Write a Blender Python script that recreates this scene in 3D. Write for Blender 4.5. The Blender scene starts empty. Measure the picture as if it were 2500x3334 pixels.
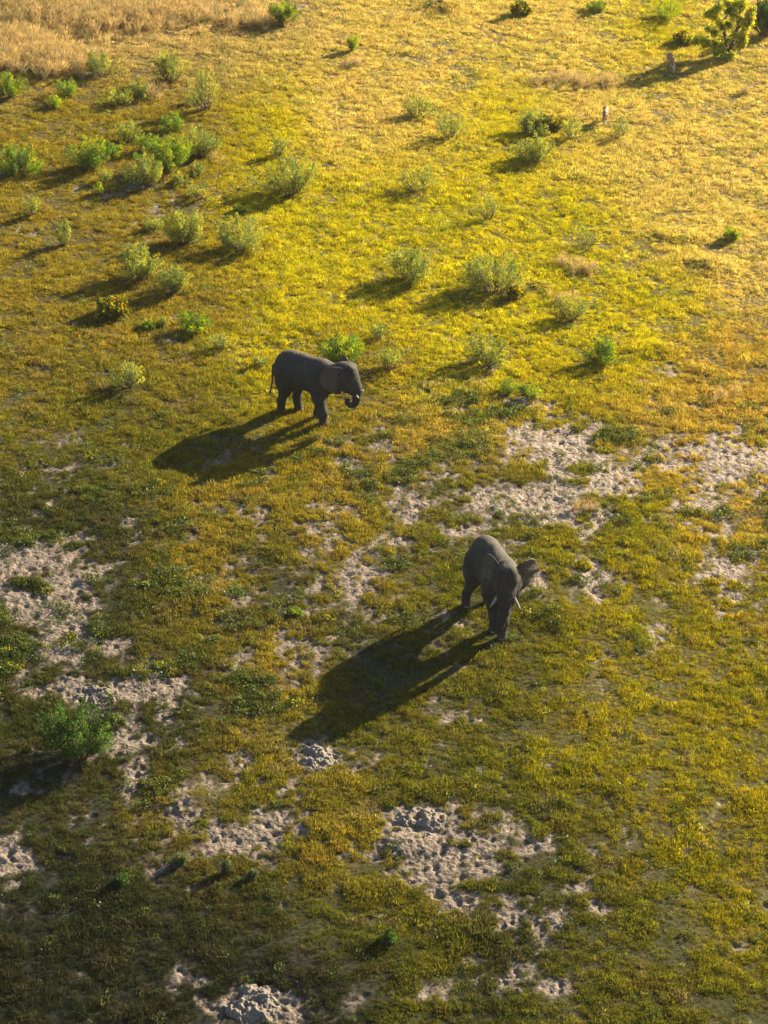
import bpy, math, random
import numpy as np
from mathutils import Matrix, Vector

# ------------------------------------------------------------------ camera, sky, sun, exposure
S = bpy.context.scene
COL = S.collection
F, PITCH, DIST = 9500.0, math.radians(30), 108.0      # focal length in photograph pixels, look-down angle, metres
H = DIST * math.sin(PITCH)
SUN_AZ, SUN_EL = math.radians(42.0), math.radians(20.2)   # azimuth measured from +X towards +Y

cam_d = bpy.data.cameras.new('camera')
cam = bpy.data.objects.new('camera', cam_d)
COL.objects.link(cam)
cam.location = (0, 0, H)
cam.rotation_euler = (math.pi / 2 - PITCH, 0, 0)
cam_d.sensor_fit = 'VERTICAL'
cam_d.sensor_height = 36.0
cam_d.lens = 36.0 * F / 3334.0
cam_d.clip_start = 1.0
cam_d.clip_end = 20000.0
S.camera = cam

W = bpy.data.worlds.new('World')
S.world = W
W.use_nodes = True
nt = W.node_tree
bg = nt.nodes['Background']
sky = nt.nodes.new('ShaderNodeTexSky')
sky.sky_type = 'NISHITA'
sky.sun_disc = False
sky.sun_elevation = SUN_EL
sky.sun_rotation = math.pi / 2 - SUN_AZ
sky.dust_density = 1.0
nt.links.new(sky.outputs[0], bg.inputs[0])
bg.inputs[1].default_value = 0.05

sun_d = bpy.data.lights.new('sun', 'SUN')
sun_d.energy = 5.0
sun_d.angle = math.radians(0.6)
sun_d.color = (1.0, 0.83, 0.58)
sun = bpy.data.objects.new('sun', sun_d)
COL.objects.link(sun)
sdir = Vector((math.cos(SUN_AZ) * math.cos(SUN_EL), math.sin(SUN_AZ) * math.cos(SUN_EL), math.sin(SUN_EL)))
sun.rotation_euler = sdir.to_track_quat('Z', 'Y').to_euler()
sun.location = (40, 140, 60)

S.view_settings.view_transform = 'Standard'
S.view_settings.look = 'None'
S.view_settings.exposure = 1.85
S.view_settings.gamma = 1.0
S.view_settings.use_curve_mapping = False
S.render.engine = 'CYCLES'
S.cycles.max_bounces = 6
S.cycles.diffuse_bounces = 3
S.cycles.transmission_bounces = 3
S.cycles.volume_bounces = 0

rng = np.random.default_rng(7)

# ------------------------------------------------------------------ noise and terrain
_tabs = {}
def vnoise(x, y, wl, seed=0):
    """smooth value noise in -1..1 with wavelength wl"""
    if seed not in _tabs:
        _tabs[seed] = np.random.default_rng(1000 + seed).uniform(-1, 1, (256, 256))
    t = _tabs[seed]
    u = np.asarray(x, float) / wl + 37.3 * seed; v = np.asarray(y, float) / wl + 11.7 * seed
    i = np.floor(u).astype(int); j = np.floor(v).astype(int)
    a = u - i; b = v - j
    a = a * a * a * (a * (a * 6 - 15) + 10); b = b * b * b * (b * (b * 6 - 15) + 10)
    i0 = i & 255; i1 = (i + 1) & 255; j0 = j & 255; j1 = (j + 1) & 255
    return (t[i0, j0] * (1 - a) + t[i1, j0] * a) * (1 - b) + (t[i0, j1] * (1 - a) + t[i1, j1] * a) * b

def fbm(x, y, wl, seed=0, oct=3, gain=0.5):
    s = 0; a = 1; n = 0
    for o in range(oct):
        s = s + a * vnoise(x, y, wl / 2.03 ** o, seed + o * 5); n += a; a *= gain
    return s / n

def sstep(a, b, x):
    t = np.clip((x - a) / (b - a), 0, 1)
    return t * t * (3 - 2 * t)

def base_height(x, y):
    x = np.asarray(x, float); y = np.asarray(y, float)
    w = x * math.cos(SUN_AZ) + (y - 104) * math.sin(SUN_AZ)
    w = w + 12
    wc = 60 * np.tanh(w / 60)
    z = -0.5 * 0.0019 * wc * wc  # low dome added for the light: ground tilts from the sun at lower left
    near = np.exp(-((np.abs(x) / 60) ** 4 + (np.abs(y - 105) / 70) ** 4))
    z = z + near * (0.07 * fbm(x, y, 9.0, 1, 2) + 0.05 * vnoise(x, y, 2.6, 3))
    far = 1 - np.exp(-(x * x + (y - 105) ** 2) / 400.0 ** 2)
    return z + far * 2.5 * fbm(x, y, 320.0, 9, 2)

RX0, RX1, RY0, RY1, RS = -30.0, 30.0, 58.0, 160.0, 0.05
RNX = int((RX1 - RX0) / RS) + 1; RNY = int((RY1 - RY0) / RS) + 1
relief = np.zeros((RNX, RNY), np.float32)

def sample(r, x, y):
    u = np.clip((np.asarray(x, float) - RX0) / RS, 0, RNX - 1.001); v = np.clip((np.asarray(y, float) - RY0) / RS, 0, RNY - 1.001)
    i = u.astype(int); j = v.astype(int); a = u - i; b = v - j
    return (r[i, j] * (1 - a) + r[i + 1, j] * a) * (1 - b) + (r[i, j + 1] * (1 - a) + r[i + 1, j + 1] * a) * b

def height(x, y):
    return base_height(x, y) + sample(relief, x, y)

def at(px, py):
    """point of the ground that the photograph shows at pixel (px, py)"""
    u = (px - 1250) / F; v = (py - 1667) / F
    d = np.array([u, math.cos(PITCH) - v * math.sin(PITCH), -math.sin(PITCH) - v * math.cos(PITCH)])
    z = 0.0
    for _ in range(4):
        t = (z - H) / d[2]
        z = float(height(d[0] * t, d[1] * t))
    return float(d[0] * t), float(d[1] * t), z

def to_px(x, y, z=0.0):
    c = y * math.cos(PITCH) - (z - H) * math.sin(PITCH)
    return 1250 + F * x / c, 1667 + F * (-y * math.sin(PITCH) - (z - H) * math.cos(PITCH)) / c

def px_per_m(x, y, z=0.0):
    return F / (y * math.cos(PITCH) - (z - H) * math.sin(PITCH))

# ------------------------------------------------------------------ where the bare sand lies (survey of patches: x, y, half width, half height, strength)
K = 1.507
SAND = [(780,1090,90,45,.6),(860,960,60,30,.5),(1180,960,110,45,1),(1100,1080,130,40,.8),(1220,1110,100,30,.9),(1600,1000,90,50,1),
 (1500,960,100,30,.55),(1400,800,130,30,.55),(1290,820,60,15,.4),(1640,1060,60,30,.6),(1500,1110,60,20,.55),(1520,1150,40,15,.5),
 (1620,1290,50,25,.55),(1280,1240,40,15,.55),(150,1250,60,80,.95),(40,1220,70,30,.85),(20,1290,50,30,.95),(60,1320,80,30,.85),
 (150,1370,60,50,.85),(90,1500,110,30,.75),(330,1500,60,30,1.1),(640,1480,60,30,.8),(640,1290,120,100,.42),(450,1230,60,30,.5),
 (730,1240,120,60,.42),(470,1170,120,30,.38),(300,1600,120,60,.6),(200,1650,150,40,.5),(60,1700,80,30,.4),(690,1635,60,35,1.1),
 (520,1700,120,50,.5),(400,1765,70,30,.6),(540,1800,90,50,1.05),(30,1850,50,60,1),(120,1740,60,30,.4),(900,1790,90,60,1.1),
 (1050,1820,60,30,.95),(970,1870,80,50,1),(1000,1950,100,30,.85),(1140,2000,80,40,.85),(1290,1960,40,20,.7),(600,1960,40,15,.5),
 (660,1860,60,20,.45),(1120,2120,80,35,1),(1190,2130,60,25,.8),(400,2110,50,25,.65),(550,2170,90,50,1.1),(1640,1950,40,30,.8),
 (1240,1900,40,30,.4),(230,410,120,25,.55),(420,420,80,20,.45),(660,12,22,6,.8),(1370,330,15,5,.5),(1390,485,20,5,.5),
 (920,1150,120,60,.45),(1000,1350,60,30,.4),(1050,1010,90,30,.6),(1330,1040,90,40,.55),(1420,1010,80,30,.45),(880,1080,80,40,.5),
 (1100,880,90,30,.55),(1450,880,120,30,.45),(1200,1050,140,40,.6),(560,1110,80,20,.35),(960,1030,60,25,.5),(800,940,40,20,.4),
 (1560,1230,60,20,.45),(980,2080,60,20,.4),(60,1450,80,30,.4),(230,1540,60,30,.5),(1380,1750,20,8,.4),(700,770,50,12,.3),(1030,800,60,20,.35)]

def sand_field(x, y):
    px, py = to_px(x, y, base_height(x, y))
    s = np.zeros_like(np.asarray(x, float))
    for cx, cy, rx, ry, a in SAND:
        a = a * (.84 if cy > 1440 else (.92 if cx < 700 else 1.0))
        q = ((px - cx * K) / (rx * K)) ** 2 + ((py - cy * K) / (ry * K)) ** 2
        m = q < 9
        if np.any(m):
            s[m] = np.maximum(s[m], a * np.exp(-0.55 * q[m])) if np.ndim(s) else s
    n = fbm(x, y * .62, 2.6, 21, 3, 0.70)
    n2 = fbm(x, y * .75, 0.85, 31, 2, .7)
    n3 = fbm(x, y * .8, 0.34, 36, 2, .7)
    inb = sstep(1250, 1500, py) * (1 - .75 * sstep(1450, 2100, px) * sstep(1850, 2200, py)) * (1 - .5 * sstep(2750, 3000, py)) * 0.28
    inb = inb + .10 * sstep(900, 400, px) * sstep(700, 350, np.abs(py - 650)) + .04
    v = s * .84 + inb + n * .40 + n2 * .42 + n3 * .52
    return sstep(0.48, 0.92, v)

gx = RX0 + RS * np.arange(RNX); gy = RY0 + RS * np.arange(RNY)
GX2, GY2 = np.meshgrid(gx[::2], gy[::2], indexing='ij')
_s2 = sand_field(GX2, GY2).astype(np.float32)
sandmap = np.repeat(np.repeat(_s2, 2, 0), 2, 1)[:RNX, :RNY]

def stamp(cx, cy, rx, ry, ang, depth, rim):
    R = max(rx, ry) * 2.0
    i0 = max(int((cx - R - RX0) / RS), 0); i1 = min(int((cx + R - RX0) / RS) + 1, RNX)
    j0 = max(int((cy - R - RY0) / RS), 0); j1 = min(int((cy + R - RY0) / RS) + 1, RNY)
    if i1 <= i0 or j1 <= j0: return
    X = gx[i0:i1, None] - cx; Y = gy[None, j0:j1] - cy
    c, s = math.cos(ang), math.sin(ang)
    q = np.sqrt(((X * c + Y * s) / rx) ** 2 + ((-X * s + Y * c) / ry) ** 2)
    relief[i0:i1, j0:j1] += (-depth * np.exp(-(q ** 3)) + rim * np.exp(-((q - 1.25) / 0.35) ** 2)).astype(np.float32)

# trampled hoof and foot prints all over the sand
nst = 0
while nst < 14000:
    qx = rng.uniform(-24, 24, 4000); qy = rng.uniform(64, 150, 4000)
    sv = sample(sandmap, qx, qy)
    keep = (sv > 0.25) & (np.abs(qx) < 11 + (qy - 64) * 0.13 + 2)
    for a, b, v in zip(qx[keep], qy[keep], sv[keep]):
        r = rng.uniform(0.06, 0.15)
        stamp(a, b, r, r * rng.uniform(.6, .95), rng.uniform(0, 3.14), rng.uniform(.02, .055) * (0.6 + 0.4 * v), rng.uniform(.003, .014))
        nst += 1
    if nst > 14000: break
# low swells of churned sand
relief += (0.030 * sandmap * fbm(np.repeat(gx[:, None], RNY, 1), np.repeat(gy[None, :], RNX, 0), 0.55, 41, 2)).astype(np.float32)
# old hummocks now overgrown with grass: pixel x, y, half width m, half depth m, height m
for px_, py_, rx_, ry_, h_ in [(2310,870,1.2,1.1,.38),(2210,770,1.6,1.2,.22),(1440,20,1.5,1.3,.42),(1760,930,.8,.7,.15),(2130,1140,1.0,.9,.2),
                               (1310,2745,.9,.8,.22),(600,2620,1.2,.9,.25),(990,3120,2.0,1.4,.12),(700,1960,1.5,1.2,.2),(1840,2000,1.6,1.2,.12)]:
    cx, cy, _ = at(px_, py_)
    i0, i1 = int((cx - 3 * rx_ - RX0) / RS), int((cx + 3 * rx_ - RX0) / RS)
    j0, j1 = int((cy - 3 * ry_ - RY0) / RS), int((cy + 3 * ry_ - RY0) / RS)
    X = (gx[i0:i1, None] - cx) / rx_; Y = (gy[None, j0:j1] - cy) / ry_
    relief[i0:i1, j0:j1] += (h_ * np.exp(-1.6 * (X * X + Y * Y))).astype(np.float32)

# ------------------------------------------------------------------ grass colours by place, with haze and light falloff painted in (survey grid, 10 x 13 cells)
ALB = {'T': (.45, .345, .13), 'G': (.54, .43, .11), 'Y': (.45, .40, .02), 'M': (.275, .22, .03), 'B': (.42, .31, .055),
       'Z': (.28, .245, .016), 'L': (.15, .148, .017), 'O': (.068, .077, .017), 'D': (.034, .042, .016)}  # G lifted for haze, O and D darkened for light falloff, painted in
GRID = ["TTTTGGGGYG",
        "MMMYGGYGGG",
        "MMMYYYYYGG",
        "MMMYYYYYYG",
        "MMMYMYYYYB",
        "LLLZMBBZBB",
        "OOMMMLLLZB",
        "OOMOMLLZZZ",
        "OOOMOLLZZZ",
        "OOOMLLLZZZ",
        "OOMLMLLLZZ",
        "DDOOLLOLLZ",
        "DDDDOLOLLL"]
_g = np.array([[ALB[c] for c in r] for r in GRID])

def plant_colour_lit(x, y):
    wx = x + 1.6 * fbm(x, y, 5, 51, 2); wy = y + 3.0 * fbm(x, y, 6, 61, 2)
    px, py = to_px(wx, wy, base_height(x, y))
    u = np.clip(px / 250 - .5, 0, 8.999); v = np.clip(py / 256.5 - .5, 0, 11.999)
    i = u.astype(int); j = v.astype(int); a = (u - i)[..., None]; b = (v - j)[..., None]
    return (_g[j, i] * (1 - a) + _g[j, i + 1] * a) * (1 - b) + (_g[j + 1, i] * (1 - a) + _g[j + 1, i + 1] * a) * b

# ------------------------------------------------------------------ helpers
def tag(o, label=None, cat=None, group=None, kind=None):
    if label: o['label'] = label
    if cat: o['category'] = cat
    if group: o['group'] = group
    if kind: o['kind'] = kind
    return o

def mesh_from(name, verts, faces, smooth=True):
    """verts (n,3) array; faces (m,3) or (m,4) array"""
    verts = np.ascontiguousarray(verts, np.float32); faces = np.ascontiguousarray(faces, np.int32)
    me = bpy.data.meshes.new(name)
    n, k = faces.shape
    me.vertices.add(len(verts)); me.vertices.foreach_set('co', verts.ravel())
    me.loops.add(n * k); me.loops.foreach_set('vertex_index', faces.ravel())
    me.polygons.add(n)
    me.polygons.foreach_set('loop_start', np.arange(0, n * k, k, dtype=np.int32))
    me.polygons.foreach_set('loop_total', np.full(n, k, np.int32))
    me.polygons.foreach_set('use_smooth', np.full(n, smooth))
    me.update(calc_edges=True)
    return me

def colour_attr(me, name, rgb):
    a = me.color_attributes.new(name, 'FLOAT_COLOR', 'POINT')
    c = np.ones((len(rgb), 4), np.float32); c[:, :3] = rgb
    a.data.foreach_set('color', c.ravel())

def obj(name, me, mat, parent=None, loc=None):
    o = bpy.data.objects.new(name, me)
    if mat and not me.materials: me.materials.append(mat)
    COL.objects.link(o)
    if parent: o.parent = parent
    if loc is not None: o.location = loc
    return o

def empty(name, loc, rz=0.0):
    o = bpy.data.objects.new(name, None)
    o.empty_display_size = 0.3
    COL.objects.link(o); o.location = loc; o.rotation_euler = (0, 0, rz)
    return o

class N:
    def __init__(self, name):
        self.m = bpy.data.materials.new(name); self.m.use_nodes = True
        self.t = self.m.node_tree; self.t.nodes.clear()
        self.out = self.t.nodes.new('ShaderNodeOutputMaterial')
    def n(self, typ, **kw):
        nd = self.t.nodes.new('ShaderNode' + typ)
        for k, v in kw.items():
            if k.startswith('_'): setattr(nd, k[1:], v)
            else:
                key = int(k[1:]) if k[0] == 'i' and k[1:].isdigit() else k
                nd.inputs[key].default_value = v
        return nd
    def l(self, a, b): self.t.links.new(a, b)
    def mixc(self, fac, a, b, mode='MIX'):
        nd = self.t.nodes.new('ShaderNodeMix'); nd.data_type = 'RGBA'; nd.blend_type = mode
        for k, v in ((0, fac), (6, a), (7, b)):
            if hasattr(v, 'links') or isinstance(v, bpy.types.NodeSocket): self.l(v, nd.inputs[k])
            else: nd.inputs[k].default_value = v if k == 0 or len(v) == 4 else (*v, 1)
        return nd.outputs[2]
    def ramp(self, fac, stops):
        r = self.t.nodes.new('ShaderNodeValToRGB')
        e = r.color_ramp.elements
        while len(e) < len(stops): e.new(0.5)
        for k, (p, c) in enumerate(stops):
            e[k].position = p; e[k].color = (*c, 1) if len(c) == 3 else c
        self.l(fac, r.inputs[0]); return r.outputs[0]

def leafy(name, instancer, transl=0.45, rough=0.5, spec=0.25, tip=None):
    """thin plant matter: colour from the 'tint' attribute, lets backlight through"""
    g = N(name)
    a = g.n('Attribute', _attribute_name='tint', _attribute_type='INSTANCER' if instancer else 'GEOMETRY')
    col = a.outputs['Color']
    if instancer:
        v = g.n('Attribute', _attribute_name='vary', _attribute_type='GEOMETRY')
        col = g.mixc(1.0, col, v.outputs['Color'], 'MULTIPLY')
    p = g.n('BsdfPrincipled', Roughness=rough)
    p.inputs['Specular IOR Level'].default_value = spec
    g.l(col, p.inputs['Base Color'])
    t = g.n('BsdfTranslucent'); 
    hs = g.n('HueSaturation', Saturation=1.08, Value=1.15)
    g.l(col, hs.inputs['Color']); g.l(hs.outputs[0], t.inputs[0])
    mx = g.n('MixShader'); mx.inputs[0].default_value = transl
    g.l(p.outputs[0], mx.inputs[1]); g.l(t.outputs[0], mx.inputs[2]); g.l(mx.outputs[0], g.out.inputs[0])
    return g.m

def ground_material():
    g = N('ground')
    a = g.n('Attribute', _attribute_name='gcol'); s = g.n('Attribute', _attribute_name='sandy')
    tc = g.n('TexCoord')
    n1 = g.n('TexNoise', Scale=9.0, Detail=6.0, Roughness=.65); g.l(tc.outputs['Object'], n1.inputs['Vector'])
    n2 = g.n('TexNoise', Scale=1.3, Detail=4.0); g.l(tc.outputs['Object'], n2.inputs['Vector'])
    c1 = g.ramp(n1.outputs[0], [(.34, (.45, .42, .38)), (.5, (.9, .88, .84)), (.66, (1.35, 1.3, 1.22))])
    c2 = g.ramp(n2.outputs[0], [(.3, (.82, .80, .78)), (.7, (1.1, 1.1, 1.1))])
    col = g.mixc(1.0, a.outputs['Color'], c1, 'MULTIPLY'); col = g.mixc(1.0, col, c2, 'MULTIPLY')
    p = g.n('BsdfPrincipled', Roughness=.95); p.inputs['Specular IOR Level'].default_value = .15
    g.l(col, p.inputs['Base Color'])
    v = g.n('TexVoronoi', Scale=7.0, _feature='SMOOTH_F1'); g.l(tc.outputs['Object'], v.inputs['Vector'])
    v2 = g.n('TexVoronoi', Scale=11.0); g.l(tc.outputs['Object'], v2.inputs['Vector'])
    ad = g.n('Math', _operation='MULTIPLY_ADD', i1=.45); g.l(v2.outputs[0], ad.inputs[0]); g.l(v.outputs[0], ad.inputs[2])
    ad2 = g.n('Math', _operation='MULTIPLY_ADD', i1=.5); g.l(n1.outputs[0], ad2.inputs[0]); g.l(ad.outputs[0], ad2.inputs[2])
    st = g.n('Math', _operation='MULTIPLY_ADD', i1=.7, i2=.25); g.l(s.outputs['Fac'], st.inputs[0])
    b = g.n('Bump', Distance=.045); g.l(st.outputs[0], b.inputs['Strength']); g.l(ad2.outputs[0], b.inputs['Height'])
    g.l(b.outputs[0], p.inputs['Normal']); g.l(p.outputs[0], g.out.inputs[0])
    return g.m

def simple(name, col, rough=.8, spec=.3, bump=0.0, bscale=30.0, vary=.25):
    g = N(name)
    tc = g.n('TexCoord'); n = g.n('TexNoise', Scale=bscale, Detail=5.0); g.l(tc.outputs['Object'], n.inputs['Vector'])
    c = g.ramp(n.outputs[0], [(.3, tuple(v * (1 - vary) for v in col)), (.7, tuple(min(1, v * (1 + vary)) for v in col))])
    p = g.n('BsdfPrincipled', Roughness=rough); p.inputs['Specular IOR Level'].default_value = spec
    g.l(c, p.inputs['Base Color'])
    if bump:
        b = g.n('Bump', Distance=bump, Strength=.8); g.l(n.outputs[0], b.inputs['Height']); g.l(b.outputs[0], p.inputs['Normal'])
    g.l(p.outputs[0], g.out.inputs[0])
    return g.m

# ------------------------------------------------------------------ the ground: one sheet, fine where the photograph looks, out to the horizon
def ground():
    yy = [62.0]
    while yy[-1] < 160: yy.append(yy[-1] + 0.070 * yy[-1] / 62 * 0.95)
    lo, st = [62.0], .3
    while lo[-1] > -9000: lo.append(lo[-1] - st); st *= 1.45
    hi, st = [yy[-1]], .3
    while hi[-1] < 9000: hi.append(hi[-1] + st); st *= 1.4
    ys = np.array(lo[:0:-1] + yy + hi[1:])
    uu = list(np.linspace(-1, 1, 441)); st = .01; r = []
    q = 1.0
    while q < 600: q += st; st *= 1.5; r.append(q)
    us = np.array([-v for v in r[::-1]] + uu + r)
    hw = 11.0 + (np.clip(ys, 62, 160) - 62) * 0.132 + 3.0
    X = us[None, :] * hw[:, None]; Y = np.repeat(ys[:, None], len(us), 1)
    Z = height(X, Y)
    outside = (np.abs(X) > 29) | (Y < 59) | (Y > 159)
    Z = np.where(outside, base_height(X, Y), Z)
    ny, nx = X.shape
    V = np.stack([X, Y, Z], -1).reshape(-1, 3)
    i = np.arange(ny - 1)[:, None] * nx + np.arange(nx - 1)[None, :]
    Fc = np.stack([i, i + 1, i + nx + 1, i + nx], -1).reshape(-1, 4)
    me = mesh_from('ground', V, Fc)
    x, y = V[:, 0], V[:, 1]
    sd = np.where(outside.ravel(), .15, sample(sandmap, x, y))
    pc = plant_colour_lit(x, y)
    litter = pc * np.array([.24, .24, .34]) + np.array([.012, .013, .013])  # leaf litter, darkened to paint in the shade between tufts
    sand_lit = sstep(-2, 9, x + .12 * (y - 100))[:, None]; sandc = np.array([.30, .255, .215]) * sand_lit + np.array([.21, .178, .15]) * (1 - sand_lit)  # sand paler to the right, darker to the left: uneven light painted in
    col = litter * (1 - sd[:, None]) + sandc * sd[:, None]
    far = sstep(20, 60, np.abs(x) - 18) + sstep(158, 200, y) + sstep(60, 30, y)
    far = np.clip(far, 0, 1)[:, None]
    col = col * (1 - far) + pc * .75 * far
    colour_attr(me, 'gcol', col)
    a = me.attributes.new('sandy', 'FLOAT', 'POINT'); a.data.foreach_set('value', sd.astype(np.float32))
    o = obj('ground', me, ground_material())
    tag(o, 'open ground of pale trampled sand and leaf litter under the grass', kind='structure')
ground()

# ------------------------------------------------------------------ grass, creeping herbs, tall dry grass (uncountable: instanced tufts)
protos = {}
def make_protos(kind, count):
    c = bpy.data.collections.new(kind + '_tufts'); R = np.random.default_rng(hash(kind) % 1 + len(kind))
    mat = MATS[kind]
    for k in range(count):
        V, T, C = [], [], []
        def tri(p, q, r, c_):
            n = len(V); V.extend((p, q, r)); T.append((n, n + 1, n + 2)); C.extend((c_,) * 3)
        if kind == 'grass':
            for _ in range(46):
                a = R.uniform(0, 6.283); r = .13 * math.sqrt(R.uniform()); b = np.array([r * math.cos(a), r * math.sin(a), -.01])
                h = R.uniform(.035, .10) * (1.7 if R.uniform() < .18 else 1); w = R.uniform(.004, .0085); a2 = a + R.normal(0, .9); ln = R.uniform(.05, .8)
                d = np.array([math.cos(a2), math.sin(a2), 0]); s = np.array([-d[1], d[0], 0]) * w
                ph = R.uniform(0, 3.14); s = np.array([math.cos(ph), math.sin(ph), 0]) * w
                m = b + d * h * ln * .35 + np.array([0, 0, h * .6]); t = b + d * h * ln + np.array([0, 0, h * (1 - .3 * ln)])
                cc = R.uniform(.55, 1.35) * np.array([R.uniform(.88, 1.14), 1, R.uniform(.8, 1.3)])
                tri(b - s, b + s, m + s * .8, cc); tri(b - s, m + s * .8, m - s * .8, cc); tri(m - s * .8, m + s * .8, t, cc * 1.08)
        elif kind == 'herb':
            for _ in range(46):
                a = R.uniform(0, 6.283); r = .19 * math.sqrt(R.uniform()); z = R.uniform(.01, .13) * (1 - .4 * r / .19)
                c0 = np.array([r * math.cos(a), r * math.sin(a), z]); L = R.uniform(.02, .038)
                u = R.normal(size=3) * np.array([1, 1, .6]); u /= np.linalg.norm(u)
                v = np.cross(u, R.normal(size=3)); v /= np.linalg.norm(v)
                cc = R.uniform(.75, 1.3) * np.array([R.uniform(.8, 1.15), 1, 1])
                tri(c0 - u * L, c0 + v * L * .55, c0 + u * L, cc); tri(c0 - u * L, c0 + u * L, c0 - v * L * .55, cc)
        else:
            for _ in range(60):
                a = R.uniform(0, 6.283); r = .09 * math.sqrt(R.uniform()); b = np.array([r * math.cos(a), r * math.sin(a), -.02])
                h = R.uniform(.22, .75); a2 = a + R.normal(0, .6); d = np.array([math.cos(a2), math.sin(a2), 0]); ln = R.uniform(.1, .5)
                ph = R.uniform(0, 3.14); s = np.array([math.cos(ph), math.sin(ph), 0])
                m = b + d * h * ln * .3 + np.array([0, 0, h * .6]); t = b + d * h * ln + np.array([0, 0, h * (1 - .25 * ln)])
                cc = R.uniform(.75, 1.25) * np.array([1, R.uniform(.92, 1.06), R.uniform(.8, 1.2)])
                tri(b - s * .004, b + s * .004, m, cc * .8)
                dd = (t - m)
                tri(m, m + dd * .5 + s * .008, t, cc); tri(m, t, m + dd * .5 - s * .008, cc)
        me = mesh_from(kind + '_tuft', np.array(V), np.array(T), False)
        colour_attr(me, 'vary', np.array(C))
        me.materials.append(mat)
        c.objects.link(bpy.data.objects.new(kind + '_tuft', me))
    protos[kind] = (c, count)

def scatter(name, kind, P, scale, tint, label, cat):
    c, cnt = protos[kind]
    n = len(P)
    me = bpy.data.meshes.new(name); me.vertices.add(n); me.vertices.foreach_set('co', np.ascontiguousarray(P, np.float32).ravel())
    def fa(nm, typ, dom, key, val):
        a = me.attributes.new(nm, typ, 'POINT'); a.data.foreach_set(key, np.ascontiguousarray(val).ravel())
    fa('size', 'FLOAT_VECTOR', 0, 'vector', scale.astype(np.float32))
    rot = np.stack([rng.normal(0, .12, n), rng.normal(0, .12, n), rng.uniform(0, 6.283, n)], -1).astype(np.float32)
    fa('turn', 'FLOAT_VECTOR', 0, 'vector', rot)
    fa('pick', 'INT', 0, 'value', rng.integers(0, cnt, n).astype(np.int32))
    t = np.ones((n, 4), np.float32); t[:, :3] = tint
    fa('tint', 'FLOAT_COLOR', 0, 'color', t)
    o = obj(name, me, None)
    ng = bpy.data.node_groups.new(name, 'GeometryNodeTree')
    ng.interface.new_socket('Geometry', in_out='INPUT', socket_type='NodeSocketGeometry')
    ng.interface.new_socket('Geometry', in_out='OUTPUT', socket_type='NodeSocketGeometry')
    gi = ng.nodes.new('NodeGroupInput'); go = ng.nodes.new('NodeGroupOutput')
    iop = ng.nodes.new('GeometryNodeInstanceOnPoints'); ci = ng.nodes.new('GeometryNodeCollectionInfo')
    ci.inputs['Collection'].default_value = c; ci.inputs['Separate Children'].default_value = True; ci.inputs['Reset Children'].default_value = True
    iop.inputs['Pick Instance'].default_value = True
    def na(nm, typ):
        nd = ng.nodes.new('GeometryNodeInputNamedAttribute'); nd.data_type = typ; nd.inputs['Name'].default_value = nm
        return nd.outputs['Attribute']
    L = ng.links.new
    L(gi.outputs[0], iop.inputs['Points']); L(ci.outputs[0], iop.inputs['Instance'])
    L(na('pick', 'INT'), iop.inputs['Instance Index'])
    er = ng.nodes.new('FunctionNodeEulerToRotation'); L(na('turn', 'FLOAT_VECTOR'), er.inputs[0]); L(er.outputs[0], iop.inputs['Rotation'])
    L(na('size', 'FLOAT_VECTOR'), iop.inputs['Scale']); L(iop.outputs[0], go.inputs[0])
    md = o.modifiers.new('tufts', 'NODES'); md.node_group = ng
    tag(o, label, cat, kind='stuff')
    return o

MATS = {'grass': leafy('grass', True, .50, .55, .25), 'herb': leafy('herb', True, .40, .5, .3), 'dry_grass': leafy('dry_grass', True, .45, .7, .1)}
make_protos('grass', 7); make_protos('herb', 5); make_protos('dry_grass', 5)

def field_points(n):
    y = 63 + (158.5 - 63) * rng.uniform(size=int(n * 1.5)); w = 14.0 + (y - 62) * 0.132
    k = rng.uniform(size=len(y)) < w / w.max(); y = y[k][:n]; w = w[k][:n]
    return rng.uniform(-1, 1, len(y)) * w, y

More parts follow.
